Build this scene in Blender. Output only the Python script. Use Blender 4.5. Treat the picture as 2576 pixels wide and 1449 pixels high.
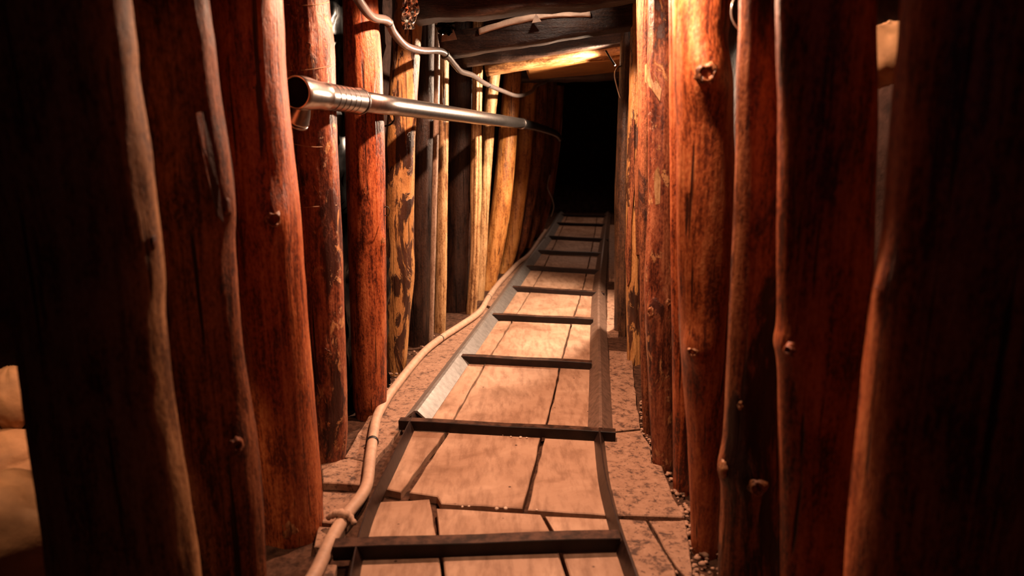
import bpy, math, random
from mathutils import Vector, noise
random.seed(7)
for o in list(bpy.data.objects): bpy.data.objects.remove(o)
S = bpy.context.scene
C = S.collection

# ------------------------------------------------------------------ camera
FPX, CAMH = 1700.0, 1.15
PITCH = math.atan(384/FPX)
cam = bpy.data.cameras.new('camera'); camo = bpy.data.objects.new('camera', cam); C.objects.link(camo)
camo.location = (0, 0, CAMH); camo.rotation_euler = (math.pi/2-PITCH, 0, 0)
cam.sensor_width = 36; cam.lens = FPX/2576*36; cam.clip_start = .02
cam.dof.use_dof = True; cam.dof.focus_distance = 3.0; cam.dof.aperture_fstop = 2.0
S.camera = camo

# ------------------------------------------------------------------ world, lamps, exposure
w = bpy.data.worlds.new('world'); S.world = w; w.use_nodes = True
w.node_tree.nodes['Background'].inputs[0].default_value = (.5, .2, .25, 1)
w.node_tree.nodes['Background'].inputs[1].default_value = .01
S.view_settings.view_transform = 'Standard'; S.view_settings.look = 'None'
S.view_settings.gamma = 1; S.view_settings.use_curve_mapping = False
S.view_settings.exposure = .22

def lamp(name, kind, loc, energy, col, size, aim=None, ang=None, blend=.3):
    l = bpy.data.lights.new(name, kind); l.energy = energy; l.color = col; l.shadow_soft_size = size
    o = bpy.data.objects.new(name, l); C.objects.link(o); o.location = loc
    if kind == 'SPOT': l.spot_size = math.radians(ang); l.spot_blend = blend
    if aim is not None: o.rotation_euler = (Vector(aim)-Vector(loc)).to_track_quat('-Z', 'Y').to_euler()
    return o
lamp('ceiling_lamp_near', 'SPOT', (.10, 2.48, 1.77), 165, (1, .56, .36), .025, aim=(.06, 2.43, 0), ang=152, blend=.12)
lamp('prop_lamp', 'SPOT', (.26, 1.60, 1.62), 40, (1, .62, .41), .02, aim=(.52, 1.86, 1.05), ang=120, blend=.5)
lamp('ceiling_lamp_far', 'SPOT', (.70, 4.13, 1.47), 250, (1, .71, .50), .025, aim=(-.22, 3.62, .90), ang=166, blend=.25)
lamp('ceiling_lamp_farthest', 'SPOT', (.95, 8.6, 1.75), 24, (1, .62, .45), .03, aim=(.9, 8.5, 0), ang=120, blend=.4)
lamp('wedge_fill_light', 'SPOT', (.18, 3.08, 1.85), 5, (1, .72, .55), .02, aim=(.13, 3.42, 1.72), ang=105, blend=.4)  # added hidden light that brightens the pale wedge
lamp('niche_fill_left', 'SPOT', (-1.22, 1.35, 1.15), 20, (1, .6, .36), .05, aim=(-1.17, 1.6, .35), ang=65)  # added unseen light to brighten the stones in the left niche
lamp('niche_fill_right', 'SPOT', (.93, 1.58, 1.81), 2.6, (1, .70, .5), .03, aim=(.965, 1.70, 1.42), ang=27)  # added unseen light for the stone behind the right posts
lamp('fill_light_behind', 'POINT', (.1, -1.6, 1.6), 1.8, (1, .46, .72), .1)  # added unseen fill behind the camera, lifts and tints the dark areas

# ------------------------------------------------------------------ helpers
cp, sp = math.cos(PITCH), math.sin(PITCH)
def ray(px, py):
    a = (px-1288)/FPX; b = -(py-724.5)/FPX
    return Vector((a, cp+b*sp, -sp+b*cp))
def P(px, py, Y):
    r = ray(px, py); return Vector((0, 0, CAMH))+r*(Y/r.y)
def FL(px, py, z=0.0):
    r = ray(px, py); return Vector((0, 0, CAMH))+r*((z-CAMH)/r.z)
def nz(x, y, z): return noise.noise(Vector((x, y, z)))

def mesh(name, vs, fs, mat, loc=None, parent=None, smooth=True):
    loc = Vector(loc) if loc is not None else Vector((0, 0, 0))
    me = bpy.data.meshes.new(name)
    me.from_pydata([tuple(Vector(v)-loc) for v in vs], [], fs); me.update()
    if smooth:
        for p in me.polygons: p.use_smooth = True
    if mat: me.materials.append(mat)
    o = bpy.data.objects.new(name, me); C.objects.link(o)
    if parent is not None:
        o.parent = parent
        o.location = loc-parent.location
    else: o.location = loc
    return o
def tag(o, label=None, cat=None, group=None, kind=None):
    if label: o['label'] = label
    if cat: o['category'] = cat
    if group: o['group'] = group
    if kind: o['kind'] = kind
    return o
def empty(name, loc, label, cat, group=None):
    o = bpy.data.objects.new(name, None); C.objects.link(o); o.location = loc; o.empty_display_size = .05
    return tag(o, label, cat, group)

def smooth_path(pts, n):
    """Catmull-Rom resample of Vectors (any dimension)"""
    out = []; m = len(pts)
    for i in range(m-1):
        p0 = pts[max(i-1, 0)]; p1 = pts[i]; p2 = pts[i+1]; p3 = pts[min(i+2, m-1)]
        for k in range(n):
            t = k/n
            out.append(.5*((2*p1)+(p2-p0)*t+(2*p0-5*p1+4*p2-p3)*t*t+(3*p1-p0-3*p2+p3)*t**3))
    out.append(pts[-1].copy()); return out
def tube_geo(pts, rad, seg=12, cap=True, rn=None):
    vs, fs = [], []
    n = len(pts)
    tan = [(pts[min(i+1, n-1)]-pts[max(i-1, 0)]).normalized() for i in range(n)]
    up = Vector((0, 0, 1)) if abs(tan[0].z) < .9 else Vector((1, 0, 0))
    u = (up-tan[0]*up.dot(tan[0])).normalized()
    for i in range(n):
        u = (u-tan[i]*u.dot(tan[i])).normalized(); v = tan[i].cross(u)
        r = rad[i] if hasattr(rad, '__len__') else rad
        for k in range(seg):
            a = 2*math.pi*k/seg
            rr = r*(rn(i, a) if rn else 1)
            vs.append(pts[i]+(u*math.cos(a)+v*math.sin(a))*rr)
    for i in range(n-1):
        for k in range(seg):
            a = i*seg+k; b = i*seg+(k+1) % seg
            fs.append((a, b, b+seg, a+seg))
    if cap:
        fs.append(tuple(range(seg-1, -1, -1))); fs.append(tuple((n-1)*seg+k for k in range(seg)))
    return vs, fs
def tube(name, pts, rad, mat, seg=12, parent=None, loc=None, cap=True, rn=None):
    vs, fs = tube_geo(pts, rad, seg, cap, rn)
    return mesh(name, vs, fs, mat, loc if loc is not None else pts[0], parent)
def join_geo(parts):
    vs, fs = [], []
    for a, b in parts:
        o = len(vs); vs += a; fs += [tuple(i+o for i in f) for f in b]
    return vs, fs

# ------------------------------------------------------------------ materials
def new_mat(name):
    m = bpy.data.materials.new(name); m.use_nodes = True
    nt = m.node_tree; b = nt.nodes['Principled BSDF']
    return m, nt, b
def N(nt, t, **kw):
    n = nt.nodes.new(t)
    for k, v in kw.items():
        if k.startswith('i_'): n.inputs[k[2:].replace('_', ' ')].default_value = v
        else: setattr(n, k, v)
    return n
def ramp(nt, fac, stops):
    r = nt.nodes.new('ShaderNodeValToRGB'); e = r.color_ramp.elements
    while len(e) < len(stops): e.new(.5)
    for el, (p, c) in zip(e, stops): el.position = p; el.color = (*c, 1) if len(c) == 3 else c
    nt.links.new(fac, r.inputs[0]); return r.outputs[0]
def coords(nt, scale, rnd=True):
    tc = nt.nodes.new('ShaderNodeTexCoord'); mp = nt.nodes.new('ShaderNodeMapping')
    mp.inputs['Scale'].default_value = scale
    if rnd:
        oi = nt.nodes.new('ShaderNodeObjectInfo'); mm = N(nt, 'ShaderNodeMath', operation='MULTIPLY'); mm.inputs[1].default_value = 53.0
        nt.links.new(oi.outputs['Random'], mm.inputs[0])
        va = N(nt, 'ShaderNodeVectorMath', operation='ADD')
        nt.links.new(tc.outputs['Object'], va.inputs[0]); nt.links.new(mm.outputs[0], va.inputs[1])
        nt.links.new(va.outputs[0], mp.inputs['Vector'])
    else: nt.links.new(tc.outputs['Object'], mp.inputs['Vector'])
    return mp.outputs[0]
def noise_n(nt, vec, scale, detail=4, rough=.55, dist=0):
    n = nt.nodes.new('ShaderNodeTexNoise'); n.inputs['Scale'].default_value = scale
    n.inputs['Detail'].default_value = detail; n.inputs['Roughness'].default_value = rough; n.inputs['Distortion'].default_value = dist
    nt.links.new(vec, n.inputs['Vector']); return n.outputs['Fac']
def mix(nt, fac, a, b, mode='MIX'):
    m = nt.nodes.new('ShaderNodeMix'); m.data_type = 'RGBA'; m.blend_type = mode
    for s, v in ((0, fac), (6, a), (7, b)):
        if hasattr(v, 'links') or hasattr(v, 'is_linked'): nt.links.new(v, m.inputs[s])
        else: m.inputs[s].default_value = v if s == 0 else (*v, 1)
    return m.outputs[2]
def bump(nt, b, h, strength, dist):
    bp = nt.nodes.new('ShaderNodeBump'); bp.inputs['Strength'].default_value = strength; bp.inputs['Distance'].default_value = dist
    nt.links.new(h, bp.inputs['Height']); nt.links.new(bp.outputs[0], b.inputs['Normal'])

K = .84
def dk(c, k=None): return tuple(x*(K if k is None else k) for x in c)
def wood(name, dark, mid, light, bark, bark_lo=.58, bark_hi=.64, axis='z', rough=.42, pscale=7, flake=None, grain=.35, pz=.3, spec=.4):
    """debarked timber: long grain streaks, blotches, fine checks, patches of bark left on"""
    dark, mid, light, bark = dk(dark), dk(mid), dk(light), dk(bark)
    m, nt, b = new_mat(name)
    st = {'z': lambda s, f: (s, s, s*f), 'x': lambda s, f: (s*f, s, s)}[axis]
    g = noise_n(nt, coords(nt, st(1, .05)), 85, 6, .65)
    g2 = noise_n(nt, coords(nt, st(1, .12)), 24, 6, .65, .5)
    bl = noise_n(nt, coords(nt, st(1, .42)), 13, 9, .72, .4)
    sk = noise_n(nt, coords(nt, st(1, .5)), 150, 3, .6)
    def madd(x, k, y):
        n = N(nt, 'ShaderNodeMath', operation='MULTIPLY_ADD'); nt.links.new(x, n.inputs[0]); n.inputs[1].default_value = k
        if y is not None: nt.links.new(y, n.inputs[2])
        else: n.inputs[2].default_value = 0
        return n.outputs[0]
    W = .75+.45+.45+grain+.15
    h = madd(sk, .45/W, madd(g2, .45/W, madd(g, (grain+.15)/W, madd(bl, .75/W, None))))
    col = ramp(nt, h, [(.395, dk(dark, .5)), (.445, dark), (.505, mid), (.575, light)])
    ck = noise_n(nt, coords(nt, st(1, .02)), 60, 3, .5)
    cm = ramp(nt, ck, [(.30, (1, 1, 1)), (.36, (0, 0, 0))])
    col = mix(nt, cm, col, dk(dark, .35))
    pt = noise_n(nt, coords(nt, st(1, pz)), pscale, 8, .66, .6)
    pm = ramp(nt, pt, [(bark_lo, (0, 0, 0)), (bark_hi, (1, 1, 1))])
    bk = ramp(nt, g2, [(.35, dk(bark, .4)), (.65, dk(bark, 1.7))])
    col = mix(nt, pm, col, bk)
    if flake:
        ft = noise_n(nt, coords(nt, st(1, .45)), 24, 7, .74, .5)
        fm = ramp(nt, ft, [(.575, (0, 0, 0)), (.61, (1, 1, 1))])
        col = mix(nt, fm, col, dk(flake))
        h = madd(fm, .12, h)
    nt.links.new(col, b.inputs['Base Color'])
    rr = ramp(nt, bl, [(.3, (rough-.08,)*3), (.7, (rough+.14,)*3)])
    nt.links.new(rr, b.inputs['Roughness'])
    b.inputs['Specular IOR Level'].default_value = spec
    hs = madd(pm, .2, h)
    hs = madd(cm, -.3, hs)
    bump(nt, b, hs, .8, .010)
    return m
M = {}
M['red'] = wood('red_brown_debarked_wood', (.10, .018, .007), (.38, .084, .024), (.56, .17, .055), (.060, .017, .010), .64, .82)
M['glow'] = wood('smooth_orange_red_wood', (.14, .026, .008), (.43, .098, .026), (.62, .20, .065), (.075, .022, .010), .58, .74, grain=.45)
M['red_bark'] = wood('red_wood_with_dark_bark', (.085, .02, .01), (.30, .085, .03), (.48, .17, .065), (.035, .013, .009), .47, .53, pz=.22)
M['flaky'] = wood('flaky_red_bark_wood', (.085, .02, .012), (.28, .075, .032), (.48, .17, .075), (.06, .018, .012), .54, .60, flake=(.58, .27, .11), pscale=10)
M['brown'] = wood('brown_weathered_wood', (.06, .018, .010), (.20, .062, .025), (.34, .12, .05), (.03, .012, .009), .56, .64, rough=.6, spec=.2)
M['patchy'] = wood('ochre_wood_with_bark_patches', (.34, .15, .05), (.48, .23, .075), (.56, .29, .10), (.055, .020, .010), .525, .55, pscale=13, pz=.22, grain=.2)
M['pale'] = wood('pale_dry_timber', (.22, .10, .04), (.47, .26, .11), (.62, .38, .19), (.15, .06, .025), .66, .72)
M['orange'] = wood('orange_timber', (.22, .075, .02), (.46, .185, .045), (.58, .28, .085), (.10, .04, .015), .62, .70)
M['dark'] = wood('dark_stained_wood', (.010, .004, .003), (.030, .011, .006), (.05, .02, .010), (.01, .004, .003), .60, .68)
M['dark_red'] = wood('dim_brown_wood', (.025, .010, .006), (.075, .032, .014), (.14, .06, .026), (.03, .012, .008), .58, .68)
M['grey'] = wood('grey_weathered_pole', (.16, .09, .06), (.30, .19, .13), (.42, .29, .21), (.12, .06, .04), .66, .74, rough=.35)
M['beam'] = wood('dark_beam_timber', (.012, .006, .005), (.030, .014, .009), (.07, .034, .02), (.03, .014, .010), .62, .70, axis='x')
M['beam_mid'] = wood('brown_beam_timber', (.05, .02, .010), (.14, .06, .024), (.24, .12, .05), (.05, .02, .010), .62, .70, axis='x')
M['beam_lit_under'] = wood('lit_underside_beam_timber', (.20, .085, .03), (.42, .20, .07), (.56, .32, .14), (.16, .07, .025), .66, .74, axis='x')  # pale tone paints the lit underside of the third roof beam
M['orange_x'] = wood('orange_plank', (.16, .06, .015), (.36, .15, .036), (.48, .24, .07), (.10, .04, .015), .64, .72, axis='x')
M['tan'] = wood('tan_brown_wood', (.12, .05, .022), (.30, .145, .062), (.42, .22, .10), (.10, .04, .02), .60, .72, rough=.6, spec=.2)
M['knot'] = wood('knot_wood', (.09, .028, .012), (.34, .12, .045), (.60, .30, .14), (.05, .015, .008), .58, .66)

def plain(name, col, rough=.5, metal=0, var=.35, scale=25, bumpd=.002, spec=.5):
    if not metal: col = dk(col)
    m, nt, b = new_mat(name)
    n = noise_n(nt, coords(nt, (1, 1, 1)), scale, 5, .6)
    c = ramp(nt, n, [(.32, tuple(x*(1-var) for x in col)), (.68, tuple(min(1, x*(1+var)) for x in col))])
    nt.links.new(c, b.inputs['Base Color']); b.inputs['Roughness'].default_value = rough; b.inputs['Metallic'].default_value = metal
    b.inputs['Specular IOR Level'].default_value = spec
    if bumpd: bump(nt, b, n, .5, bumpd)
    return m
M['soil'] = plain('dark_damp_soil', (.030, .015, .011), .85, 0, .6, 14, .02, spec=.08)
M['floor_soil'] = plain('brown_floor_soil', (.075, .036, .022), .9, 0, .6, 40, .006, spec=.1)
M['steel'] = plain('worn_bright_steel', (.30, .27, .25), .5, .7, .22, 30, .001)
M['rust'] = plain('dark_rusty_iron', (.026, .012, .009), .38, 0, .5, 40, .001)
M['rail_brown'] = plain('brown_worn_rail_iron', (.17, .10, .07), .5, .25, .35, 40, .001)
M['pipe'] = plain('brushed_steel_pipe', (.40, .36, .34), .28, 1, .15, 60, .0004)
M['pipe_shade'] = plain('pipe_mouth_shade_black', (.004, .003, .006), .9, 0, .2, 30, 0, spec=.05)
M['hose'] = plain('beige_hose_plastic', (.56, .35, .24), .55, 0, .16, 30, .0006)
M['cable'] = plain('grey_conduit_plastic', (.12, .095, .085), .28, 0, .15, 40, .0005)
M['black'] = plain('black_rubber', (.012, .009, .009), .5, 0, .3, 40, 0)
M['rag'] = plain('dusty_rag', (.50, .30, .20), .8, 0, .3, 50, .002)
M['foil'] = plain('crumpled_silver_foil', (.75, .70, .64), .2, 1, .1, 30, 0)
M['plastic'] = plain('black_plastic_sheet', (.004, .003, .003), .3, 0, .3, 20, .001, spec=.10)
M['card'] = plain('dusty_card', (.45, .32, .24), .7, 0, .25, 40, .001)
M['wire'] = plain('steel_wire', (.7, .62, .55), .3, .8, .1, 30, 0)
M['stone'] = plain('tan_stone', (.42, .21, .09), .8, 0, .3, 9, .008)
M['pebble'] = plain('pale_pebbles', (.40, .23, .15), .8, 0, .5, 30, .001)
M['chip'] = plain('pale_stone_chips', (.75, .56, .42), .7, 0, .2, 30, 0)
M['twine'] = plain('pale_twine', (.60, .36, .20), .7, 0, .2, 40, 0)

def board_mat():
    m, nt, b = new_mat('dusty_floor_board')
    v = coords(nt, (1, 1, 1))
    big = noise_n(nt, v, 4, 5, .6, .5); sm = noise_n(nt, coords(nt, (1, .25, 1)), 34, 5, .6)
    c = ramp(nt, big, [(.3, (.22, .115, .066)), (.46, (.38, .225, .145)), (.58, (.43, .265, .175)), (.74, (.54, .35, .24))])
    c = mix(nt, ramp(nt, sm, [(.3, (.6, .6, .6)), (.55, (0, 0, 0))]), c, (.15, .07, .038))
    vo = nt.nodes.new('ShaderNodeTexVoronoi'); vo.inputs['Scale'].default_value = 16; nt.links.new(v, vo.inputs['Vector'])
    spot = ramp(nt, vo.outputs['Distance'], [(.05, (1, 1, 1)), (.10, (0, 0, 0))])
    sel = ramp(nt, noise_n(nt, v, 9, 2), [(.52, (0, 0, 0)), (.56, (1, 1, 1))])
    sf = mix(nt, 1.0, spot, sel, 'MULTIPLY')
    c = mix(nt, sf, c, (.07, .03, .018))
    nt.links.new(c, b.inputs['Base Color']); b.inputs['Roughness'].default_value = .6; b.inputs['Specular IOR Level'].default_value = .3
    bump(nt, b, sm, .3, .002)
    return m
M['board'] = board_mat()
def dirt_mat():
    m, nt, b = new_mat('dirt_strewn_board')
    v = coords(nt, (1, 1, 1))
    n = noise_n(nt, v, 26, 6, .7, .4); n2 = noise_n(nt, v, 70, 4, .6)
    c = ramp(nt, n, [(.36, (.06, .028, .017)), (.46, (.26, .14, .085)), (.7, (.36, .21, .135))])
    c = mix(nt, ramp(nt, n2, [(.36, (.8, .8, .8)), (.44, (0, 0, 0))]), c, (.08, .036, .022))
    nt.links.new(c, b.inputs['Base Color']); b.inputs['Roughness'].default_value = .8
    bump(nt, b, n, .5, .006)
    return m
M['dirt'] = dirt_mat()

# ------------------------------------------------------------------ setting: walls, ceiling, floor
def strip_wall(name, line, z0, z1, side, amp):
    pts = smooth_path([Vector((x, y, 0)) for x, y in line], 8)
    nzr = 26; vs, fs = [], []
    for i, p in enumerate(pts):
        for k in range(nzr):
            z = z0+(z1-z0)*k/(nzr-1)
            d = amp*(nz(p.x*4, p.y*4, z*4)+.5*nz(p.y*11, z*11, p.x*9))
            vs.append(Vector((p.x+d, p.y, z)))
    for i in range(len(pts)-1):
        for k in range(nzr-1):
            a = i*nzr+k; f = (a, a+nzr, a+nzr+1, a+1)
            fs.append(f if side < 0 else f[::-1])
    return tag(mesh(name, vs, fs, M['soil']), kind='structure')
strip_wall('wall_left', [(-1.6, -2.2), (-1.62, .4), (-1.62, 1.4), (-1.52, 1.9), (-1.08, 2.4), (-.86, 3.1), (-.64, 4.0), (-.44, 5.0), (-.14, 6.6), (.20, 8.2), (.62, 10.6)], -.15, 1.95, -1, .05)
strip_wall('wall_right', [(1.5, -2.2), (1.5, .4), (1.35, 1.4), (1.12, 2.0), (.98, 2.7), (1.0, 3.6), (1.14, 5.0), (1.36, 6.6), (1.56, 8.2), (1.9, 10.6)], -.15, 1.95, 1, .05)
def grid(name, x0, x1, y0, y1, z, nx, ny, amp, mat, fz=None, flip=False, parent=None):
    vs, fs = [], []
    for j in range(ny):
        for i in range(nx):
            x = x0+(x1-x0)*i/(nx-1); y = y0+(y1-y0)*j/(ny-1)
            vs.append((x, y, z+amp*(nz(x*5, y*5, 1.3)+.6*nz(x*17, y*17, 4)+.4*nz(x*40, y*40, 7))+(fz(x, y) if fz else 0)))
    for j in range(ny-1):
        for i in range(nx-1):
            a = j*nx+i; f = (a, a+1, a+nx+1, a+nx); fs.append(f[::-1] if flip else f)
    return mesh(name, vs, fs, mat, parent=parent)
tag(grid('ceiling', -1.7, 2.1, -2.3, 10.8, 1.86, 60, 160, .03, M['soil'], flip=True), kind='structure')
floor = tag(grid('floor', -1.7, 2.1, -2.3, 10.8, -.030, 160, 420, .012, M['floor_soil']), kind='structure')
bv = [(x, 10.55+.04*nz(x*5, z*5, 2), z) for z in [-.15+i*.15 for i in range(15)] for x in [.6+i*.1 for i in range(16)]]
tag(mesh('wall_back', bv, [(j*16+i, j*16+i+1, j*16+i+17, j*16+i+16) for j in range(14) for i in range(15)], M['soil']), kind='structure')
bv = [(x, -2.2+.04*nz(x*5, z*5, 2), z) for z in [-.15+i*.15 for i in range(15)] for x in [-1.7+i*.2 for i in range(20)]]
tag(mesh('wall_front', bv, [(j*20+i, j*20+i+1, j*20+i+21, j*20+i+20) for j in range(14) for i in range(19)], M['soil']), kind='structure')

# floor boards: children of the floor, each a prism with worn edges
def board(px, mat='board', z=0.0, thick=.028, jit=.003, label=None):
    pts = [FL(x, y, z) for x, y in px]
    dz = random.uniform(-.0025, .0015)
    out = []
    for i, a in enumerate(pts):
        b = pts[(i+1) % len(pts)]; L = (b-a).length; n = max(1, min(9, int(L/.06)))
        for k in range(n):
            q = a.lerp(b, k/n)
            if k: q = q+Vector((random.uniform(-jit, jit), random.uniform(-jit, jit), 0))
            out.append(q)
    ar = sum(out[i].x*out[(i+1) % len(out)].y-out[(i+1) % len(out)].x*out[i].y for i in range(len(out)))
    if ar < 0: out.reverse()
    c = sum(out, Vector((0, 0, 0)))/len(out); n = len(out)
    vs = [Vector((p.x, p.y, z+dz-thick)) for p in out]+[Vector((p.x, p.y, z+dz-.003)) for p in out]
    vs += [Vector((p.x, p.y, z+dz))+(c-p)*min(.3, .004/max((c-p).length, .01)) for p in out]
    fs = [tuple(range(2*n, 3*n))]
    for l in (0, n):
        for i in range(n): fs.append((l+i, l+(i+1) % n, l+n+(i+1) % n, l+n+i))
    o = mesh('board', vs, fs, M[mat], c, floor, smooth=False)
    if label: o['label'] = label
    return o
def interp(tab):
    tab = sorted((y, x) for x, y in tab)
    def f(y):
        if y <= tab[0][0]: (y0, x0), (y1, x1) = tab[0], tab[1]
        elif y >= tab[-1][0]: (y0, x0), (y1, x1) = tab[-2], tab[-1]
        else:
            for i in range(len(tab)-1):
                if tab[i][0] <= y <= tab[i+1][0]: (y0, x0), (y1, x1) = tab[i], tab[i+1]; break
        return x0+(x1-x0)*(y-y0)/(y1-y0)
    return f
xa = interp([(1020, 1240), (1130, 1075), (1180, 985), (1215, 925), (1290, 805), (1335, 733), (1362, 685), (1400, 605), (1420, 560)])
xb = interp([(1320, 1280), (1358, 1105), (1380, 1060), (1408, 925), (1437, 815), (1470, 715), (1484, 650), (1494, 600), (1500, 560)])
xl = interp([(935, 1232), (1045, 1050), (1165, 895), (1240, 797), (1290, 722), (1322, 675), (1355, 630), (1380, 597), (1405, 560), (1420, 535)])
xr = interp([(1590, 1300), (1530, 1100), (1518, 920), (1510, 800), (1510, 725), (1517, 650), (1523, 600), (1530, 555)])
rows = [(1078, 1), (910, 1), (806, 1), (728, 1), (640, 1), (600, 1), (560, 1), (540, 0)]
g = 4
# row just beyond the near cross seam
board([(958, 1226), (1036, 1082), (xa(1078)-5, 1082), (1008, 1236)])
board([(1030, 1238), (xa(1080)+6, 1082), (xb(1085)-4, 1087), (1314, 1278), (1110, 1266), (1100, 1248)])
board([(1328, 1281), (xb(1085)+5, 1088), (1506, 1096), (1520, 1210), (1541, 1296)])
for (y1, _), (y0, _) in zip(rows[:-1], rows[1:]):
    e = max(.7, 3*(y0-340)/700); h = 1.0*(y0-340)/400
    cols = [lambda y: xl(y)-4, xa, xb, lambda y: xr(y)+4]
    for i in range(3):
        A, B = cols[i], cols[i+1]
        ea = 0 if i == 0 else e; eb = 0 if i == 2 else e
        ys = [y1-h, (y0+y1)/2, y0+h]
        board([(A(y)+ea, y) for y in ys]+[(B(y)-eb, y) for y in reversed(ys)])
# near row
board([(938, 1262), (1080, 1254), (1100, 1360), (1113, 1480), (1125, 1620), (835, 1620)])
board([(1098, 1279), (1360, 1294), (1388, 1345), (1420, 1440), (1470, 1620), (1134, 1620), (1120, 1449), (1106, 1360)])
board([(1371, 1296), (1541, 1303), (1562, 1380), (1596, 1480), (1645, 1620), (1482, 1620), (1432, 1440), (1400, 1345)])
# verges
board([(1532, 880), (1588, 885), (1600, 1000), (1610, 1076), (1536, 1084)], 'dirt')
board([(1511, 1092), (1610, 1083), (1635, 1120), (1640, 1165), (1665, 1172), (1692, 1250), (1722, 1301), (1547, 1296), (1526, 1210)], 'dirt')
board([(1547, 1304), (1624, 1309), (1660, 1370), (1698, 1432), (1735, 1620), (1651, 1620), (1602, 1480), (1568, 1380)], 'dirt')
board([(1632, 1309), (1722, 1309), (1736, 1400), (1742, 1470), (1704, 1428)], 'dirt')
board([(1528, 728), (1552, 728), (1560, 800), (1556, 838), (1526, 838)], 'dirt')
board([(1532, 565), (1548, 565), (1552, 700), (1532, 700)], 'dirt')
board([(806, 1168), (878, 1152), (936, 1166), (912, 1220), (812, 1214)], 'dirt')
board([(812, 1236), (910, 1240), (872, 1318), (806, 1312)], 'dirt')
board([(800, 1322), (868, 1326), (846, 1380), (790, 1372)], 'dirt')
board([(790, 1412), (848, 1420), (826, 1520), (760, 1500)], 'dirt')
board([(868, 1148), (930, 1042), (985, 985), (1060, 900), (1150, 822), (1214, 765), (1232, 778), (1140, 905), (1036, 1046), (940, 1160)], 'dirt')
board([(1218, 762), (1265, 700), (1325, 640), (1390, 560), (1396, 562), (1345, 630), (1270, 730), (1236, 772)], 'dirt')

# ------------------------------------------------------------------ the pit props
class Post: pass
def post(Y, sil, mat, label, seg=56, seed=0, rough=.05, z_top=1.86, ground=-.05, knots=(), cracks=(), depth=1.0, name='timber_post', group='timber props lining the tunnel', kmat='knot', twist=0):
    cs = []
    for y, a, b in sil:
        l = P(a, y, Y); r = P(b, y, Y); c = (l+r)/2; R = (r-l).length/2
        cs.append((c.z, c.x, R))
    cs.sort()
    # extrapolate gently to ground and top
    def ext(z, i, j):
        z0, x0, r0 = cs[i]; z1, x1, r1 = cs[j]
        s = (x1-x0)/(z1-z0); s = max(-.12, min(.12, s))
        return (z, x0+(z-z0)*s, r0)
    if cs[0][0] > ground+.01: cs.insert(0, ext(ground, 0, min(2, len(cs)-1)))
    else: ground = cs[0][0]
    if cs[-1][0] < z_top-.01: cs.append(ext(z_top, -1, -3 if len(cs) > 3 else 0))
    key = [Vector((x, r, z)) for z, x, r in cs]
    sm = smooth_path(key, 10)
    def at(z):
        for i in range(len(sm)-1):
            if sm[i].z <= z <= sm[i+1].z+1e-9:
                t = (z-sm[i].z)/max(1e-6, sm[i+1].z-sm[i].z); q = sm[i].lerp(sm[i+1], t); return q.x, q.y
        return (sm[-1].x, sm[-1].y) if z > sm[-1].z else (sm[0].x, sm[0].y)
    bul = []
    for kn in knots:
        p, nn = surf(at, Y, kn[0], kn[1]); rk = kn[2]*Y/FPX
        bul.append((math.atan2(nn.y, nn.x), p.z, rk*1.5, rk*2.6, kn[3]*.75*rk))
    n = 150; vs, fs = [], []
    for i in range(n+1):
        z = ground+(z_top-ground)*i/n
        x, r = at(z)
        for k in range(seg):
            a = 2*math.pi*k/seg
            ca, sa = math.cos(a), math.sin(a)
            d = 1+rough*(.9*nz(ca*1.1+seed, sa*1.1, z*2.2)+.6*nz(ca*3+seed, sa*3, z*4)+.5*nz(ca*7+seed*3, sa*7, z*1.6)+.35*nz(ca*11, sa*11+seed, z*14))
            for (ang, wd, dp) in cracks:
                da = (a-ang-.25*math.sin(z*3+seed)*.3+math.pi) % (2*math.pi)-math.pi
                d -= dp*math.exp(-(da/wd)**2)
            for (ba, bz, bw, bh, am) in bul:
                if abs(z-bz) < 3*bh:
                    da = ((a-ba+math.pi) % (2*math.pi)-math.pi)*r
                    d += am/r*math.exp(-(da/bw)**2-((z-bz)/bh)**2)
            vs.append(Vector((x+r*d*ca, Y+r*d*sa*depth, z)))
    for i in range(n):
        for k in range(seg):
            a = i*seg+k; b = i*seg+(k+1) % seg; fs.append((a, b, b+seg, a+seg))
    fs.append(tuple(range(seg-1, -1, -1))); fs.append(tuple(n*seg+k for k in range(seg)))
    x0, r0 = at(ground)
    o = mesh(name, vs, fs, M[mat], (x0, Y, ground))
    tag(o, label, 'post', group)
    for kn in knots: knot(o, at, Y, *kn, mat=kmat)
    o_at = at
    return o, at
def surf(at, Y, px, py):
    """where the view ray through a pixel meets the post"""
    r = ray(px, py); t = Y/r.y
    for _ in range(3):
        q = Vector((0, 0, CAMH))+r*t; x, R = at(q.z)
        # 2D circle intersection
        A = r.x**2+r.y**2; B = -2*(r.x*x+r.y*Y); Cc = x*x+Y*Y-R*R; D = B*B-4*A*Cc
        t = (-B-math.sqrt(D))/(2*A) if D > 0 else -B/(2*A)
    q = Vector((0, 0, CAMH))+r*t; x, R = at(q.z)
    n = Vector((q.x-x, q.y-Y, 0)).normalized()
    return Vector((x, Y, q.z))+n*R*.985, n
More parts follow.
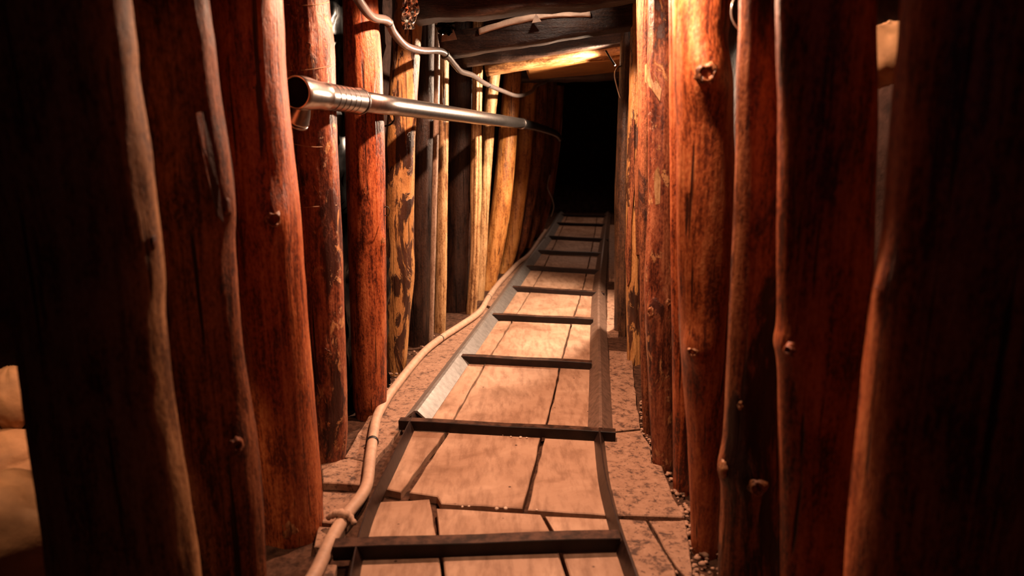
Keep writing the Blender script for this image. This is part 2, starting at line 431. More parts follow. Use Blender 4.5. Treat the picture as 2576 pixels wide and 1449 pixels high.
def knot(parent, at, Y, px, py, rpx, h, hole=.5, stretch=1.4, mat='knot'):
    """broken branch stub: ragged rim, dark hollow; the post itself swells around it"""
    p, n = surf(at, Y, px, py)
    r = rpx*Y/FPX*.72; u = Vector((0, 0, 1)); v = n.cross(u).normalized(); p = p+n*(h*.55*rpx*Y/FPX)
    prof = [(1.25, -.5), (1.05, .0), (.9, .3), (.75, .5), (.6, .42), (.45, .1), (.25, -.25), (.08, -.3)] if hole else [(1.3, -.5), (1.1, .0), (.85, .25), (.6, .38), (.3, .45), (.1, .46)]
    seg = 22; vs, fs = [], []
    sd = random.random()*50
    for i, (rr, hh) in enumerate(prof):
        for k in range(seg):
            a = 2*math.pi*k/seg
            j = 1+.45*nz(math.cos(a)*1.4+sd, math.sin(a)*1.4, i*.4)+.22*nz(math.cos(a)*5+sd, math.sin(a)*5, i)
            rag = 1+.9*nz(math.cos(a)*4+sd, math.sin(a)*4, 3) if hole and .4 < rr < 1 else 1
            s = stretch if rr > .6 else 1
            vs.append(p+v*(math.cos(a)*r*rr*j)+u*(math.sin(a)*r*rr*j*s)+n*(max(.5, h)*r*hh*rag))
    for i in range(len(prof)-1):
        for k in range(seg):
            a = i*seg+k; b = i*seg+(k+1) % seg; fs.append((a, a+seg, b+seg, b))
    fs.append(tuple((len(prof)-1)*seg+k for k in range(seg))[::-1])
    mesh('knot', vs, fs, M[mat], p, parent)
def flake(parent, at, Y, pts, mat='knot', name='bark_flake', lift=.006, label=None):
    """a strip of bark hanging on a post: pts are outline pixels"""
    base = [surf(at, Y, x, y) for x, y in pts]
    n = len(pts)
    vs = [p+nn*.001 for p, nn in base]+[p+nn*lift*random.uniform(.7, 1.3) for p, nn in base]
    fs = [tuple(range(n, 2*n))]+[(i, (i+1) % n, n+(i+1) % n, n+i) for i in range(n)]
    c = sum(vs, Vector())/len(vs)
    o = mesh(name, vs, fs, M[mat], c, parent, smooth=False)
    if label: o['label'] = label
    return o

L0, a0 = post(1.20, [(0, -110, 320), (200, -70, 336), (400, -30, 366), (600, 30, 394), (700, 40, 405), (800, 48, 408), (1000, 75, 434), (1200, 105, 464), (1449, 135, 494)], 'tan',
     'wide dark blurred post at far left, one pale lit edge', seed=1, rough=.04, depth=.62, kmat='brown', knots=[(388, 610, 14, .5, 0)])
L1, a1 = post(1.50, [(0, 300, 522), (100, 318, 536), (250, 330, 550), (400, 345, 572), (520, 360, 586), (600, 368, 586), (700, 378, 592), (900, 400, 610), (1100, 420, 642), (1300, 440, 660), (1449, 450, 666)], 'brown',
     'dark post second from the left with thin red lit edge', seed=2, rough=.05, depth=.72, knots=[(575, 520, 18, .5, 0), (592, 1120, 22, .7, 1), (440, 520, 24, .4, 1)], kmat='brown')
L2, a2 = post(1.85, [(0, 532, 708), (200, 550, 718), (400, 570, 738), (520, 583, 751), (700, 590, 762), (900, 610, 778), (1100, 635, 796), (1250, 655, 808), (1400, 665, 812), (1449, 668, 806)], 'glow',
     'smooth orange-red post left of the pipe mouth, broken branch knot halfway up', seed=3, rough=.035, knots=[(682, 550, 27, 1.2, 1, 1.0), (640, 235, 9, .5, 1, 2.2), (688, 850, 10, .4, 1, 2.4), (730, 1330, 24, .5, 0)])
L3, a3 = post(2.28, [(0, 712, 828), (100, 715, 838), (200, 720, 841), (400, 742, 848), (600, 758, 860), (800, 772, 866), (1000, 785, 872), (1100, 795, 872), (1155, 802, 866)], 'flaky',
     'flaky barked post crossed by the thick end of the metal pipe', seed=4, rough=.05, knots=[(775, 115, 10, .7, 1), (822, 885, 11, .8, 1), (826, 1065, 9, .9, 0)])
L4, a4 = post(2.72, [(0, 862, 950), (200, 866, 962), (400, 870, 968), (600, 876, 970), (800, 882, 972), (1000, 890, 972), (1030, 895, 966)], 'red',
     'clean reddish post right of the black plastic gap', seed=5, rough=.04, knots=[(962, 602, 10, .7, 0), (920, 480, 8, .3, 1, 1.8)])
L5, a5 = post(3.27, [(55, 986, 1062), (200, 980, 1052), (350, 972, 1046), (500, 968, 1042), (600, 968, 1040), (700, 966, 1042), (800, 967, 1032), (918, 975, 1022)], 'patchy',
     'ochre post with dark camouflage-like bark patches', seed=6, rough=.06)
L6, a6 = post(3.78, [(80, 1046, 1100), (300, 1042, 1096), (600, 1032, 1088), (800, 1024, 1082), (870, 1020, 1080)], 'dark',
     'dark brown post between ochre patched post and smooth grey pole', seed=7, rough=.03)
L6b, a6b = post(3.68, [(140, 1092, 1107), (300, 1090, 1105), (600, 1083, 1097), (800, 1079, 1092), (872, 1077, 1090)], 'grey',
     'smooth thin grey pole catching the light, left of a thin pale pole', seed=27, rough=.03)
L7, a7 = post(4.00, [(100, 1098, 1130), (400, 1099, 1127), (700, 1095, 1124), (850, 1090, 1120)], 'pale',
     'thin pale pole left of a wide dark post', seed=8, rough=.06)
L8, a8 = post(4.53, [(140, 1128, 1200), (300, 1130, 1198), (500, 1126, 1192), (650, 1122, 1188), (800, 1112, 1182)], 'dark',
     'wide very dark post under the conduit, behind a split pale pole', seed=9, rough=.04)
L8b, a8b = post(4.42, [(190, 1188, 1214), (300, 1186, 1212), (480, 1182, 1212), (560, 1184, 1208), (650, 1182, 1206), (800, 1172, 1198)], 'pale',
     'split pale pole with deep lengthwise cracks beside a very dark post', seed=29, rough=.06, cracks=[(-1.2, .18, .2), (-2.1, .14, .2), (-.3, .15, .15)])
L9, a9 = post(4.85, [(180, 1226, 1260), (300, 1216, 1246), (500, 1206, 1232), (650, 1198, 1224), (775, 1190, 1216)], 'pale',
     'slim pale pole propping the left end of the lit beam', seed=10, rough=.05, z_top=1.62)
L10, a10 = post(5.18, [(185, 1268, 1311), (300, 1258, 1304), (480, 1240, 1290), (600, 1224, 1273), (735, 1202, 1244)], 'orange',
     'golden orange post under the lit beam', seed=11, rough=.05, z_top=1.66)
L11, a11 = post(5.85, [(200, 1310, 1352), (400, 1296, 1336), (600, 1270, 1308), (690, 1244, 1281)], 'orange',
     'dim ochre post just beyond the golden orange one', seed=12, rough=.05, z_top=1.68)
post(6.4, [(200, 1345, 1380), (400, 1333, 1366), (600, 1292, 1328), (645, 1278, 1310)], 'brown', 'nearest of three dark narrow posts before the black tunnel end', seed=13, z_top=1.7)
post(7.2, [(200, 1376, 1402), (500, 1340, 1372), (610, 1310, 1340)], 'brown', 'middle of three dark narrow posts before the black tunnel end', seed=14, z_top=1.7)
post(8.0, [(200, 1398, 1420), (350, 1388, 1410), (500, 1366, 1390), (590, 1342, 1364)], 'red', 'farthest left post, thin pink lit edge against the black tunnel end', seed=15, z_top=1.7)

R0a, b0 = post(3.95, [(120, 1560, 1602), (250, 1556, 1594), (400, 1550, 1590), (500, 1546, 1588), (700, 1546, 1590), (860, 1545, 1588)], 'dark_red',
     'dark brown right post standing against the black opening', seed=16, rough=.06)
R0b, b0b = post(3.40, [(150, 1585, 1630), (300, 1580, 1622), (500, 1575, 1620), (700, 1575, 1616), (895, 1577, 1614)], 'patchy',
     'ragged brown post with peeling vertical bark strips on the right', seed=17, rough=.10, cracks=[(-1.2, .12, .15), (-2.0, .12, .15)])
R0c, b0c = post(2.55, [(0, 1602, 1652), (300, 1605, 1652), (600, 1608, 1648), (900, 1612, 1650), (1085, 1618, 1652)], 'brown',
     'narrow dark post half hidden behind the reddish flaky right post', seed=18, rough=.06)
R1, b1 = post(2.25, [(0, 1632, 1690), (200, 1627, 1692), (300, 1630, 1692), (500, 1630, 1692), (700, 1622, 1690), (800, 1624, 1692), (950, 1630, 1692), (1060, 1635, 1695), (1165, 1642, 1698)], 'flaky',
     'reddish flaky right post with hanging bark chip and axe marks', seed=19, rough=.07, knots=[(1640, 785, 14, .8, 1), (1680, 760, 10, .7, 1)])
R1b, b1b = post(2.08, [(0, 1682, 1708), (300, 1684, 1708), (600, 1687, 1713), (800, 1690, 1718), (1000, 1693, 1727), (1212, 1694, 1735)], 'red',
     'thin lit slab wedged left of the brightest right post', seed=20, rough=.05, depth=1.3)
R2, b2 = post(1.75, [(0, 1692, 1836), (100, 1694, 1830), (200, 1698, 1843), (300, 1702, 1843), (500, 1703, 1846), (700, 1706, 1843), (900, 1714, 1834), (1100, 1730, 1820), (1300, 1738, 1810), (1392, 1740, 1806)], 'glow',
     'brightest right post, glowing orange at the top above a broken knot', seed=21, rough=.04, knots=[(1775, 186, 31, 1.1, 1, 1.15), (1750, 880, 19, 1.5, 1, 1.0), (1757, 87, 8, .5, 1), (1734, 472, 7, .5, 1)])
R3, b3 = post(1.50, [(0, 1860, 1958), (200, 1855, 1960), (400, 1852, 1962), (600, 1845, 1962), (700, 1840, 1964), (900, 1830, 1966), (1100, 1820, 1968), (1180, 1810, 1970), (1240, 1816, 1970), (1449, 1807, 1972)], 'red_bark',
     'dark red barked post with bright left edge and two branch stubs low down', seed=22, rough=.04, depth=.75, knots=[(1822, 1178, 20, .8, 0), (1905, 1225, 28, .45, 1, 1.0), (1862, 1020, 9, .5, 1)])
R4, b4 = post(1.32, [(0, 1954, 2200), (300, 1960, 2205), (600, 1958, 2196), (800, 1958, 2195), (860, 1951, 2195), (920, 1959, 2190), (1100, 1962, 2172), (1449, 1966, 2160)], 'red',
     'wide dark red right post with long vertical crack', seed=23, rough=.03, depth=.6, knots=[(1988, 880, 20, .6, 1, 1.0)], cracks=[(-1.25, .035, .10)], kmat='red')
R5, b5 = post(1.08, [(0, 2278, 2660), (200, 2258, 2655), (400, 2243, 2640), (600, 2224, 2630), (700, 2208, 2620), (800, 2194, 2610), (900, 2186, 2600), (1100, 2168, 2590), (1300, 2148, 2570), (1449, 2136, 2560)], 'glow',
     'very wide blurred post at far right with orange lit left edge', seed=24, rough=.035, depth=.72, kmat='red', knots=[(2206, 740, 18, .5, 1, 2.0)])

# bark chips, strips and axe marks
flake(R1, b1, 2.25, [(1618, 165), (1630, 160), (1652, 195), (1664, 225), (1660, 255), (1642, 225), (1622, 205)], 'pale', label='pale loose bark chip')
flake(R1, b1, 2.25, [(1648, 430), (1656, 418), (1662, 450), (1660, 512), (1650, 515), (1646, 470)], 'pale', 'axe_mark', .003, 'pale hewn axe mark')
for pts in ([(1585, 460), (1592, 300), (1597, 300), (1596, 470), (1590, 560)], [(1596, 420), (1604, 355), (1608, 480), (1606, 640), (1600, 640)], [(1578, 640), (1584, 520), (1590, 520), (1588, 700), (1582, 720)], [(1604, 700), (1610, 560), (1613, 700), (1609, 820)]):
    flake(R0b, b0b, 3.4, pts, 'brown', 'bark_strip', .012)
flake(L1, a1, 1.50, [(492, 285), (508, 280), (528, 350), (548, 470), (560, 560), (545, 540), (520, 440), (502, 350)], 'red_bark', 'bark_strip', .004)
# pale strings round the barked post
def band(parent, at, Y, pts, r, mat, name):
    q = [surf(at, Y, x, y) for x, y in pts]
    p = smooth_path([a+n*.004 for a, n in q], 5)
    tube(name, p, r, M[mat], 6, parent)
band(L3, a3, 2.28, [(722, 360), (750, 364), (790, 370), (828, 368)], .0013, 'twine', 'string')
band(L3, a3, 2.28, [(728, 178), (770, 176), (800, 172), (834, 166)], .0011, 'twine', 'string')
band(L3, a3, 2.28, [(722, 12), (770, 14), (800, 11), (826, 5)], .0012, 'twine', 'string')
band(L3, a3, 2.28, [(756, 522), (790, 520), (846, 516)], .0010, 'twine', 'string')

# ------------------------------------------------------------------ roof beams
def beam(name, a, b, prof_h, prof_d, mat, label, seed=0, rough=.012, tilt=0, bow=None, round_=.25):
    """timber from a to b; a,b = front bottom edge; rises prof_h, goes back prof_d"""
    n = 44; seg = 24; vs, fs = [], []
    ax = (b-a).normalized(); back = Vector((-ax.y, ax.x, 0)).normalized(); up = ax.cross(back); up = up if up.z > 0 else -up
    ct, stn = math.cos(tilt), math.sin(tilt)
    back, up = back*ct+up*stn, up*ct-back*stn
    for i in range(n+1):
        t = i/n; c = a.lerp(b, t)+up*prof_h/2+back*prof_d/2
        if bow: c = c+up*bow(t)
        for k in range(seg):
            q = 2*math.pi*(k+.5)/seg; cx, cz = math.cos(q), math.sin(q)
            e = round_  # superellipse
            x = math.copysign(abs(cx)**e, cx)*prof_d/2; z = math.copysign(abs(cz)**e, cz)*prof_h/2
            d = rough*(nz(t*5+seed, cx*1.2, cz*1.2)+.5*nz(t*14, cx*3+seed, cz*3))
            s = 1+d/(.5*min(prof_h, prof_d))
            vs.append(c+back*x*s+up*z*s)
    for i in range(n):
        for k in range(seg):
            p = i*seg+k; q = i*seg+(k+1) % seg; fs.append((p, p+seg, q+seg, q))
    fs.append(tuple(range(seg))); fs.append(tuple(n*seg+k for k in range(seg))[::-1])
    o = mesh(name, vs, fs, M[mat])
    # local x along the beam: re-express the mesh in the beam's frame
    c0 = a.copy(); ang = math.atan2(ax.y, ax.x)
    from mathutils import Matrix
    R = Matrix.Translation(c0) @ Matrix.Rotation(ang, 4, 'Z')
    o.data.transform(R.inverted()); o.matrix_world = R
    return tag(o, label, 'beam', 'roof beams of the tunnel')
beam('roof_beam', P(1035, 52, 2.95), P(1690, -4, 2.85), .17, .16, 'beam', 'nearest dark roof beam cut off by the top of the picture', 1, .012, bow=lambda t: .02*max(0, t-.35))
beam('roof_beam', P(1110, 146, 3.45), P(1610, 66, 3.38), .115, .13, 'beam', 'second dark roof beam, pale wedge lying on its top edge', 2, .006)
beam('roof_beam', P(1165, 168, 4.15), P(1640, 100, 4.10), .13, .12, 'beam', 'third roof beam, dark face, its lit underside a separate pale log', 3, .006)
beam('roof_beam', P(1222, 189, 4.26), P(1640, 122, 4.20), .075, .13, 'beam_lit_under', 'pale log added as the lit underside of the third dark beam', 8, .006, round_=.75)  # added log; light on the beam's underside is put into its pale colour
beam('roof_plank', P(1322, 172, 4.36), P(1640, 142, 4.32), .03, .98, 'orange_x', 'flat orange roof plank behind the pale underside log', 4, .0015)
beam('roof_beam', P(1300, 208, 5.45), P(1620, 199, 5.45), .12, .12, 'beam', 'dim brown round roof log closing off the lit roof, farthest', 5, .010, round_=.8)
beam('roof_wedge', P(1205, 84, 3.42), P(1486, 40, 3.38), .03, .05, 'chip', 'pale lens-shaped wooden wedge on top of second roof beam', 6, .004, bow=lambda t: .028*math.sin(math.pi*t)-.006, round_=.7)

# ------------------------------------------------------------------ rails and ties: one welded track
def rust_dusty_lit_top():
    m, nt, b = new_mat('rusty_iron_dust_and_lit_top')
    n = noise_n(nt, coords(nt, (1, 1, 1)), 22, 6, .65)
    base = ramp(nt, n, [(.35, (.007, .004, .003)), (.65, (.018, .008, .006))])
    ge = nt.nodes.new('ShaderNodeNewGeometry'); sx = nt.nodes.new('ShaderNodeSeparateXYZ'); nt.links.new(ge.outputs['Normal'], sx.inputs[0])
    up = ramp(nt, sx.outputs['Z'], [(.75, (0, 0, 0)), (.9, (1, 1, 1))])  # upward faces painted lighter: dust plus the lit look of the top flange
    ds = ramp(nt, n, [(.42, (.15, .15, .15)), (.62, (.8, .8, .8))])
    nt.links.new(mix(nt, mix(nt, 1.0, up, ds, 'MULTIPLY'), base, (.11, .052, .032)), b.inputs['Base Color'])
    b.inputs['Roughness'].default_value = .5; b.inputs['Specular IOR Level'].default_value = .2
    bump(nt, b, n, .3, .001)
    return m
M['rust_dusty_lit_top'] = rust_dusty_lit_top()
track = empty('rail_track', FL(1250, 1080), 'narrow iron ladder-like mine track running down the middle of the tunnel', 'track')
def rail(path, hw, h, th, mat, label=None):
    pts = smooth_path(path, 4); vs, fs = [], []
    prof = [(-hw, 0), (-hw*.12, h), (hw*.12, h), (hw, 0), (hw-th*1.3, 0), (0, h-th*1.4), (-hw+th*1.3, 0)]
    m = len(prof); n = len(pts)
    for i, p in enumerate(pts):
        t = (pts[min(i+1, n-1)]-pts[max(i-1, 0)]).normalized(); s = Vector((t.y, -t.x, 0)).normalized()
        for x, z in prof: vs.append(Vector((p.x, p.y, 0.001))+s*x+Vector((0, 0, z)))
    for i in range(n-1):
        for k in range(m):
            a = i*m+k; b = i*m+(k+1) % m; fs.append((a, a+m, b+m, b))
    fs.append(tuple(range(m))); fs.append(tuple((n-1)*m+k for k in range(m))[::-1])
    o = mesh('rail', vs, fs, M[mat], pts[0], track, smooth=False)
    if label: o['label'] = label
hz = .045
rail([FL(x, y, hz) for x, y in [(1046, 1034), (1154, 890), (1232, 787), (1283, 717), (1318, 668), (1350, 625), (1376, 592), (1400, 553), (1412, 532)]], .058, hz, .006, 'steel', 'bright worn left rail')
rail([FL(x, y, hz) for x, y in [(1511, 1076), (1509, 920), (1506, 800), (1507, 720), (1514, 650), (1520, 600), (1526, 553), (1529, 532)]],   .050, hz, .006, 'rail_brown', 'right rail lit only in its middle')
rail([FL(x, y, .042) for x, y in [(1042, 1036), (985, 1152), (935, 1252), (905, 1340), (885, 1430), (860, 1600)]], .017, .042, .006, 'rust', 'dark rusty near left rail')
rail([FL(x, y, .042) for x, y in [(1508, 1080), (1520, 1180), (1540, 1265), (1562, 1335), (1596, 1430), (1650, 1600)]], .020, .042, .006, 'rust', 'dark rusty near right rail')
def tie(a, b, h, d, th=.006):
    A, B = FL(*a), FL(*b); ax = (B-A).normalized(); bk = Vector((-ax.y, ax.x, 0)); up = Vector((0, 0, 1))
    prof = [(0, 0.0), (0, h-.002), (.002, h), (d, h), (d, h-th), (th, h-th), (th, 0)]
    vs = []; m = len(prof); n = 7
    for i in range(n):
        c = A.lerp(B, i/(n-1))+up*(.001+.0015*math.sin(i*1.7))
        vs += [c+bk*y+up*z for y, z in prof]
    fs = [(i*m+k, i*m+(k+1) % m, (i+1)*m+(k+1) % m, (i+1)*m+k) for i in range(n-1) for k in range(m)]
    fs += [tuple(range(m))[::-1], tuple((n-1)*m+k for k in range(m))]
    mesh('crosstie', vs, fs, M['rust_dusty_lit_top'], A, track, smooth=False)
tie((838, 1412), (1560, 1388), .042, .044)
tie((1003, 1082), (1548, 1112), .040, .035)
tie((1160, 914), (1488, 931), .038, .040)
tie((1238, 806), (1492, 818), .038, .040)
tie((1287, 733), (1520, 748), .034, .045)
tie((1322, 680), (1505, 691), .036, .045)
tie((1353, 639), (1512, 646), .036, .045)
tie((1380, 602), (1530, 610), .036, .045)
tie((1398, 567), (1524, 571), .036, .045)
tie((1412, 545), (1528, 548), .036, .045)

# ------------------------------------------------------------------ hose along the left of the track
hp = [(770, 1480), (795, 1440), (830, 1365), (868, 1300), (905, 1254), (924, 1215), (932, 1150), (945, 1060), (962, 1022), (990, 978), (1060, 892), (1108, 852), (1160, 818), (1206, 785), (1229, 748), (1252, 716), (1277, 689), (1302, 663), (1331, 640), (1354, 607), (1372, 580)]
hpts = smooth_path([FL(x, y, .021) for x, y in hp], 5)
hose = tag(tube('hose', hpts, .0200, M['hose'], 14), 'beige plastic hose lying along the left side of the track', 'hose')
def tie_on(parent, path, i, r, mat, wdt=.006, name='cable_tie', tails=True):
    p = path[i]; t = (path[i+1]-path[i-1]).normalized()
    o = tube(name, [p-t*wdt/2, p+t*wdt/2], r, M[mat], 14, parent)
def near_i(path, px, py):
    best = None
    for i in range(1, len(path)-1):
        q = path[i]-Vector((0, 0, CAMH)); d = q.y*cp-q.z*sp; u = q.y*sp+q.z*cp
        X = 1288+FPX*q.x/d; Yp = 724.5-FPX*u/d; e = (X-px)**2+(Yp-py)**2
        if best is None or e < best[0]: best = (e, i)
    return best[1]
for px, py in ((1108, 853), (1225, 742)): tie_on(hose, hpts, near_i(hpts, px, py), .0220, 'black')
tie_on(hose, hpts, near_i(hpts, 938, 1118), .0235, 'black', .014)
# knotted rag around the hose
i = near_i(hpts, 866, 1308); c = hpts[i]; t = (hpts[i+1]-hpts[i-1]).normalized(); s = Vector((t.y, -t.x, 0)).normalized()
rag = [c-s*.045+Vector((0, 0, .006)), c-s*.030+Vector((0, 0, .018)), c-s*.012+Vector((0, 0, .026)), c+s*.012+Vector((0, 0, .024)), c+s*.028+Vector((0, 0, .012)), c+s*.045-t*.012+Vector((0, 0, .0))]
rp = smooth_path(rag, 4)
o = tube('rag_tie', rp, [.006+.007*math.sin(math.pi*min(1, k/(len(rp)-1)))+.002*math.sin(k*2.1) for k in range(len(rp))], M['rag'], 10, hose)
o['label'] = 'pale knotted rag'

# ------------------------------------------------------------------ steel pipe on the left props
pA, pB = P(742, 232, 2.00), P(1312, 311, 4.86)
pd = (pB-pA).normalized()
pipe = empty('steel_pipe', pA, 'long shiny steel pipe with open socket end along the left props', 'pipe')
def along(s): return pA+pd*s
pu = (Vector((0, 0, 1))-pd*pd.z).normalized(); pv = pd.cross(pu)
def lathe(o0, ax, segs, seg=28):
    u = Vector((0, 0, 1)); u = (u-ax*ax.dot(u)); u = u.normalized() if u.length > .05 else Vector((1, 0, 0)); v = ax.cross(u)
    vs = [o0+ax*s+(u*math.cos(2*math.pi*k/seg)+v*math.sin(2*math.pi*k/seg))*r for s, r in segs for k in range(seg)]
    n = len(segs)
    fs = [(i*seg+k, i*seg+(k+1) % seg, (i+1)*seg+(k+1) % seg, (i+1)*seg+k) for i in range(n-1) for k in range(seg)]
    fs += [tuple(range(seg))[::-1], tuple((n-1)*seg+k for k in range(seg))]
    return vs, fs
def pipe_r(segs, mat, name, label=None, seg=28, cap=True):
    vs, fs = lathe(pA, pd, segs, seg)
    o = mesh(name, vs, fs, M[mat], along(segs[0][0]), pipe)
    if label: o['label'] = label
    return o
PLEN = (pB-pA).length
s_soc = .40
# open socket: outer wall, lip and inner wall in one mesh
pipe_r([(.10, .030), (.09, .040), (.004, .041), (0, .0445), (.004, .048), (.02, .048), (.05, .0485), (.09, .045), (.12, .042), (.155, .041), (.16, .043), (.166, .041), (s_soc-.03, .041), (s_soc-.012, .0435), (s_soc, .0435), (s_soc+.004, .040), (s_soc+.012, .036)], 'pipe', 'socket', seg=32)
pipe_r([(.006, .0405), (.088, .039)], 'pipe_shade', 'bore', 'black plug for the shade in the pipe mouth', 24)  # capped black plug paints the shade inside the socket
pipe_r([(s_soc-.005, .036), (s_soc+.3, .036), (1.4, .036), (2.3, .036), (PLEN, .035)], 'pipe', 'pipe_run')
pipe_r([(s_soc-.004, .045), (s_soc+.012, .045)], 'rust', 'clamp_band')
for k in range(5): pipe_r([(.20+k*.035, .0418), (.203+k*.035, .0418)], 'rust', 'groove_ring')
pipe_r([(PLEN-.02, .038), (PLEN+.03, .038)], 'pipe', 'coupling')
ep = smooth_path([pB, P(1345, 318, 5.18), P(1380, 329, 5.52), P(1400, 338, 5.72), P(1409, 350, 5.8)], 5)
tube('end_section', ep, [.034-.012*k/(len(ep)-1) for k in range(len(ep))], M['pipe'], 16, pipe)
# branch pointing down
q0 = along(.068); q1 = P(737, 312, 2.10)
bd = (q1-q0).normalized()
vs, fs = lathe(q0, bd, [(0, .024), (.04, .027), (.065, .036), (.085, .041), (.090, .043), (.092, .040), (.088, .036), (.06, .030)])
mesh('branch', vs, fs, M['pipe'], q0, pipe)
vs, fs = lathe(q0, bd, [(.094, .036), (.095, .042), (.101, .043), (.102, .036)])
mesh('branch_lip', vs, fs, M['pipe'], q0, pipe)

# black wire hook under the pipe
wp = smooth_path([P(962, 318, 3.02), P(980, 314, 2.92), P(992, 302, 2.86), P(990, 288, 2.82), P(982, 274, 2.78)], 5)
tag(tube('wire_hook', wp, .004, M['black'], 8), 'black wire hook hanging under the steel pipe', 'wire')

# ------------------------------------------------------------------ conduit at the top left
cpx = [(880, -40, 2.42), (905, 5, 2.5), (935, 42, 2.58), (973, 52, 2.68), (990, 82, 2.78), (1020, 115, 2.9), (1060, 127, 3.05), (1112, 130, 3.28), (1145, 165, 3.5), (1160, 180, 3.62), (1190, 190, 3.85), (1220, 210, 4.1), (1262, 228, 4.5), (1302, 241, 4.85), (1336, 231, 5.1), (1348, 216, 5.2), (1372, 207, 5.35)]
cpts = smooth_path([P(x, y, Y) for x, y, Y in cpx], 5)
cond = tag(tube('conduit', cpts, [.0165-.004*k/(len(cpts)-1) for k in range(len(cpts))], M['cable'], 14), 'wavy grey conduit drooping from the top left towards the roof beams', 'conduit')
for px, py in ((976, 55), (1122, 136), (1224, 212)): tie_on(cond, cpts, near_i(cpts, px, py), .0185, 'black')

# ------------------------------------------------------------------ small things
def crumple(name, px, py, wpx, hpx, Y, mat, amp, label, cat, seed, lean=0, nx=9, ny=12, taper=.4):
    vs, fs = [], []; k = Y/FPX
    c = P(px, py, Y)
    for side in (0, 1):
        for j in range(ny):
            for i in range(nx):
                u = i/(nx-1)-.5; v = j/(ny-1)-.5
                w_ = wpx*k*(1-taper*abs(v)*2); x = u*w_+lean*v*wpx*k; z = v*hpx*k
                d = amp*(nz(u*5+seed, v*7, 1)+.6*nz(u*11, v*13+seed, 2))
                vs.append(c+Vector((x+amp*.4*nz(v*9, u*9, seed), d+side*.002, z+amp*.4*nz(u*9, v*9, seed+3))))
    m = nx*ny
    for j in range(ny-1):
        for i in range(nx-1):
            a = j*nx+i; fs.append((a, a+1, a+nx+1, a+nx)); fs.append((m+a, m+a+nx, m+a+nx+1, m+a+1))
    rim = [i for i in range(nx)]+[j*nx+nx-1 for j in range(1, ny)]+[(ny-1)*nx+i for i in range(nx-2, -1, -1)]+[j*nx for j in range(ny-2, 0, -1)]
    for a, b in zip(rim, rim[1:]+rim[:1]): fs.append((a, m+a, m+b, b))
    return tag(mesh(name, vs, fs, M[mat], c, smooth=False), label, cat)
crumple('foil_scrap', 1031, 28, 44, 80, 2.82, 'foil', .022, 'crumpled silver foil hanging beside the nearest roof beam', 'foil', 3, .2)
crumple('plastic_scrap', 1120, 66, 46, 40, 3.2, 'plastic', .02, 'crumpled shiny black plastic above the pale card', 'plastic', 9)
def prism(name, px, Y, th, mat, label, cat):
    f = [P(x, y, Y) for x, y in px]; n = len(f)
    vs = f+[p+Vector((0, th, 0)) for p in f]
    fs = [tuple(range(n))[::-1], tuple(range(n, 2*n))]+[(i, (i+1) % n, n+(i+1) % n, n+i) for i in range(n)]
    return tag(mesh(name, vs, fs, M[mat], f[0], smooth=False), label, cat)
prism('card', [(1110, 105), (1150, 99), (1141, 74), (1128, 80), (1112, 84)], 3.3, .004, 'card', 'small pale card tucked under the nearest roof beam', 'card')
prism('splinter', [(1338, 58), (1362, 54), (1348, 33)], 3.36, .008, 'card', 'pale triangular splinter standing on the second roof beam', 'splinter')
# things on the right, near the far beam end
tag(tube('iron_spike', [P(1524, 128, 4.05), P(1534, 145, 4.02), P(1547, 164, 3.98)], .006, M['black'], 8), 'dark iron spike jutting down from the lit beam end', 'spike')
wp = smooth_path([P(1564, 165, 3.86), P(1552, 172, 3.84), P(1547, 186, 3.83), P(1549, 205, 3.83), P(1556, 232, 3.85), P(1561, 246, 3.88)], 5)
tag(tube('wire_curl', wp, .0045, M['wire'], 8), 'bright curled wire on the post below the lit beam end', 'wire')
wp = smooth_path([P(1852, -12, 1.62), P(1842, 10, 1.6), P(1840, 38, 1.6), P(1848, 60, 1.6), P(1862, 78, 1.6)], 5)
tag(tube('wire_loop', wp, .0022, M['wire'], 8), 'thin pale wire loop at the top between two right posts', 'wire')
wp = smooth_path([P(966, 522, 2.62), P(974, 520, 2.62), P(980, 530, 2.63), P(976, 543, 2.64), P(968, 542, 2.66)], 4)
tag(tube('wire_staple', wp, .0018, M['black'], 6), 'small bent wire on the clean reddish post', 'wire')
wp = smooth_path([P(1384, 440, 7.6), P(1377, 470, 7.6), P(1389, 500, 7.6), P(1393, 522, 7.6), P(1386, 545, 7.6)], 5)
tag(tube('dangling_wire', wp, .006, M['wire'], 6), 'thin pinkish wire dangling by the farthest left post', 'wire')

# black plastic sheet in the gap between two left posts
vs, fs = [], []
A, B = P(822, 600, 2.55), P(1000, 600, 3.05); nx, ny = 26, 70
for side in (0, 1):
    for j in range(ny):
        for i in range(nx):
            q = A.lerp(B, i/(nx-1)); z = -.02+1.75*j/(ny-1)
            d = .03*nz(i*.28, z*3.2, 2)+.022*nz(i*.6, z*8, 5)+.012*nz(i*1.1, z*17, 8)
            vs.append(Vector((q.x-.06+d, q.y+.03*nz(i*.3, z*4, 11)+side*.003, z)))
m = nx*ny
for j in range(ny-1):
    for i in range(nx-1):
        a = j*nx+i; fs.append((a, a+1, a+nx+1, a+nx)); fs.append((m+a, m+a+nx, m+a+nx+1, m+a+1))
tag(mesh('plastic_sheet', vs, fs, M['plastic'], (A.x, A.y, 0)), 'crinkled black plastic sheet behind the left posts near the pipe socket', 'plastic sheet')

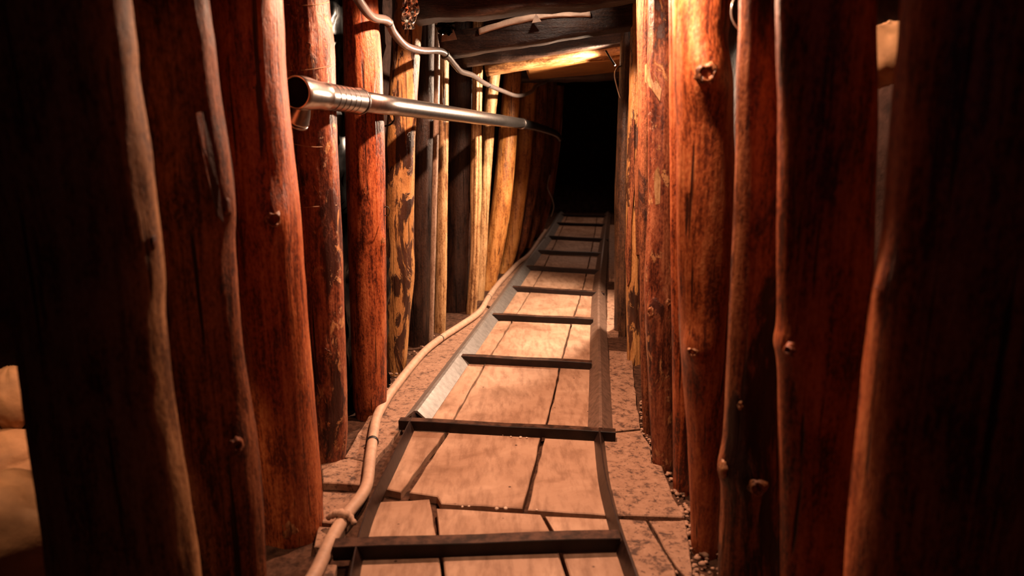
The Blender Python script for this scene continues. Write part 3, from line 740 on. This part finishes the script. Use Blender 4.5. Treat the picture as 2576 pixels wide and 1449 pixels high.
# stones in the left niche and behind the right posts
def rock(name, c, rx, ry, rz, seed, mat, label, cat='stone', rot=0, amp=.28):
    vs, fs = [], []; nu, nv = 28, 18
    for j in range(nv+1):
        th = math.pi*j/nv
        for i in range(nu):
            ph = 2*math.pi*i/nu
            d = Vector((math.sin(th)*math.cos(ph), math.sin(th)*math.sin(ph), math.cos(th)))
            k = 1+amp*(nz(d.x*1.3+seed, d.y*1.3, d.z*1.3)+.5*nz(d.x*3+seed, d.y*3, d.z*3)+.35*abs(nz(d.x*5, d.y*5+seed, d.z*5))+.16*nz(d.x*13, d.y*13+seed, d.z*13))
            x, y, z = d.x*rx*k, d.y*ry*k, d.z*rz*k
            vs.append(Vector((c.x+x*math.cos(rot)-y*math.sin(rot), c.y+x*math.sin(rot)+y*math.cos(rot), c.z+z)))
    for j in range(nv):
        for i in range(nu):
            a = j*nu+i; b = j*nu+(i+1) % nu; fs.append((a, a+nu, b+nu, b))
    return tag(mesh(name, vs, fs, M[mat], (c.x, c.y, c.z-rz)), label, cat)
rock('stone', P(10, 1335, 1.50), .165, .13, .155, 2, 'stone', 'large tan stone at the bottom left behind the first post', amp=.22)
rock('stone', P(-5, 1150, 1.74), .125, .10, .075, 5, 'stone', 'middle tan stone in the left niche', amp=.2)
rock('stone', P(34, 1000, 1.80), .05, .06, .085, 8, 'stone', 'small pale stone highest in the left niche', amp=.2)
rock('stone', P(2228, 140, 1.72), .075, .08, .075, 11, 'stone', 'bright pale stone seen through the gap between the two widest right posts', amp=.22)

# gravel at the feet of the right posts, chips by the ties
def pebbles(name, spots, mat, label):
    parts = []
    for x, y, z, r in spots:
        s = random.random()*90; vs = []; fs = []
        nu, nv = 7, 4
        for j in range(nv+1):
            th = math.pi*j/nv
            for i in range(nu):
                ph = 2*math.pi*i/nu; d = Vector((math.sin(th)*math.cos(ph), math.sin(th)*math.sin(ph), math.cos(th)))
                k = r*(1+.5*nz(d.x+s, d.y, d.z)); vs.append(Vector((x+d.x*k, y+d.y*k*.9, z+d.z*k*.65)))
        for j in range(nv):
            for i in range(nu):
                a = j*nu+i; b = j*nu+(i+1) % nu; fs.append((a, a+nu, b+nu, b))
        parts.append((vs, fs))
    vs, fs = join_geo(parts)
    return tag(mesh(name, vs, fs, M[mat]), label, 'gravel', kind='stuff')
sp_ = []
for _ in range(420):
    px = random.uniform(1660, 1830); py = random.uniform(1190, 1470)
    if px < 1690+(py-1250)*.28 and py < 1400: continue
    q = FL(px, py, -.018); sp_.append((q.x, q.y, -.016, random.choice([.004, .006, .008, .011])))
for _ in range(260):
    px = random.uniform(955, 1130); py = random.uniform(840, 1010)
    if abs((py-1000)+(px-965)*.92) > 60: continue
    q = FL(px, py, -.012); sp_.append((q.x, q.y, -.012, random.choice([.004, .006, .009])))
for _ in range(120):
    px = random.uniform(1610, 1660); py = random.uniform(1000, 1180); q = FL(px, py, -.015); sp_.append((q.x, q.y, -.016, random.choice([.004, .006, .009])))
pebbles('gravel', sp_, 'pebble', 'loose gravel at the feet of the posts on both sides')
sp_ = []
for px, py in [(1131, 1084), (1138, 1086), (1265, 1096), (1285, 1100), (1310, 1102), (1325, 1103), (1163, 1277), (1180, 1276), (1272, 1281), (1250, 1282), (1350, 1285)]:
    q = FL(px, py, .0); sp_.append((q.x, q.y, .003, random.choice([.003, .0045, .007])))
pebbles('stone_chips', sp_, 'chip', 'tiny pale stone chips along the tie and board seam')
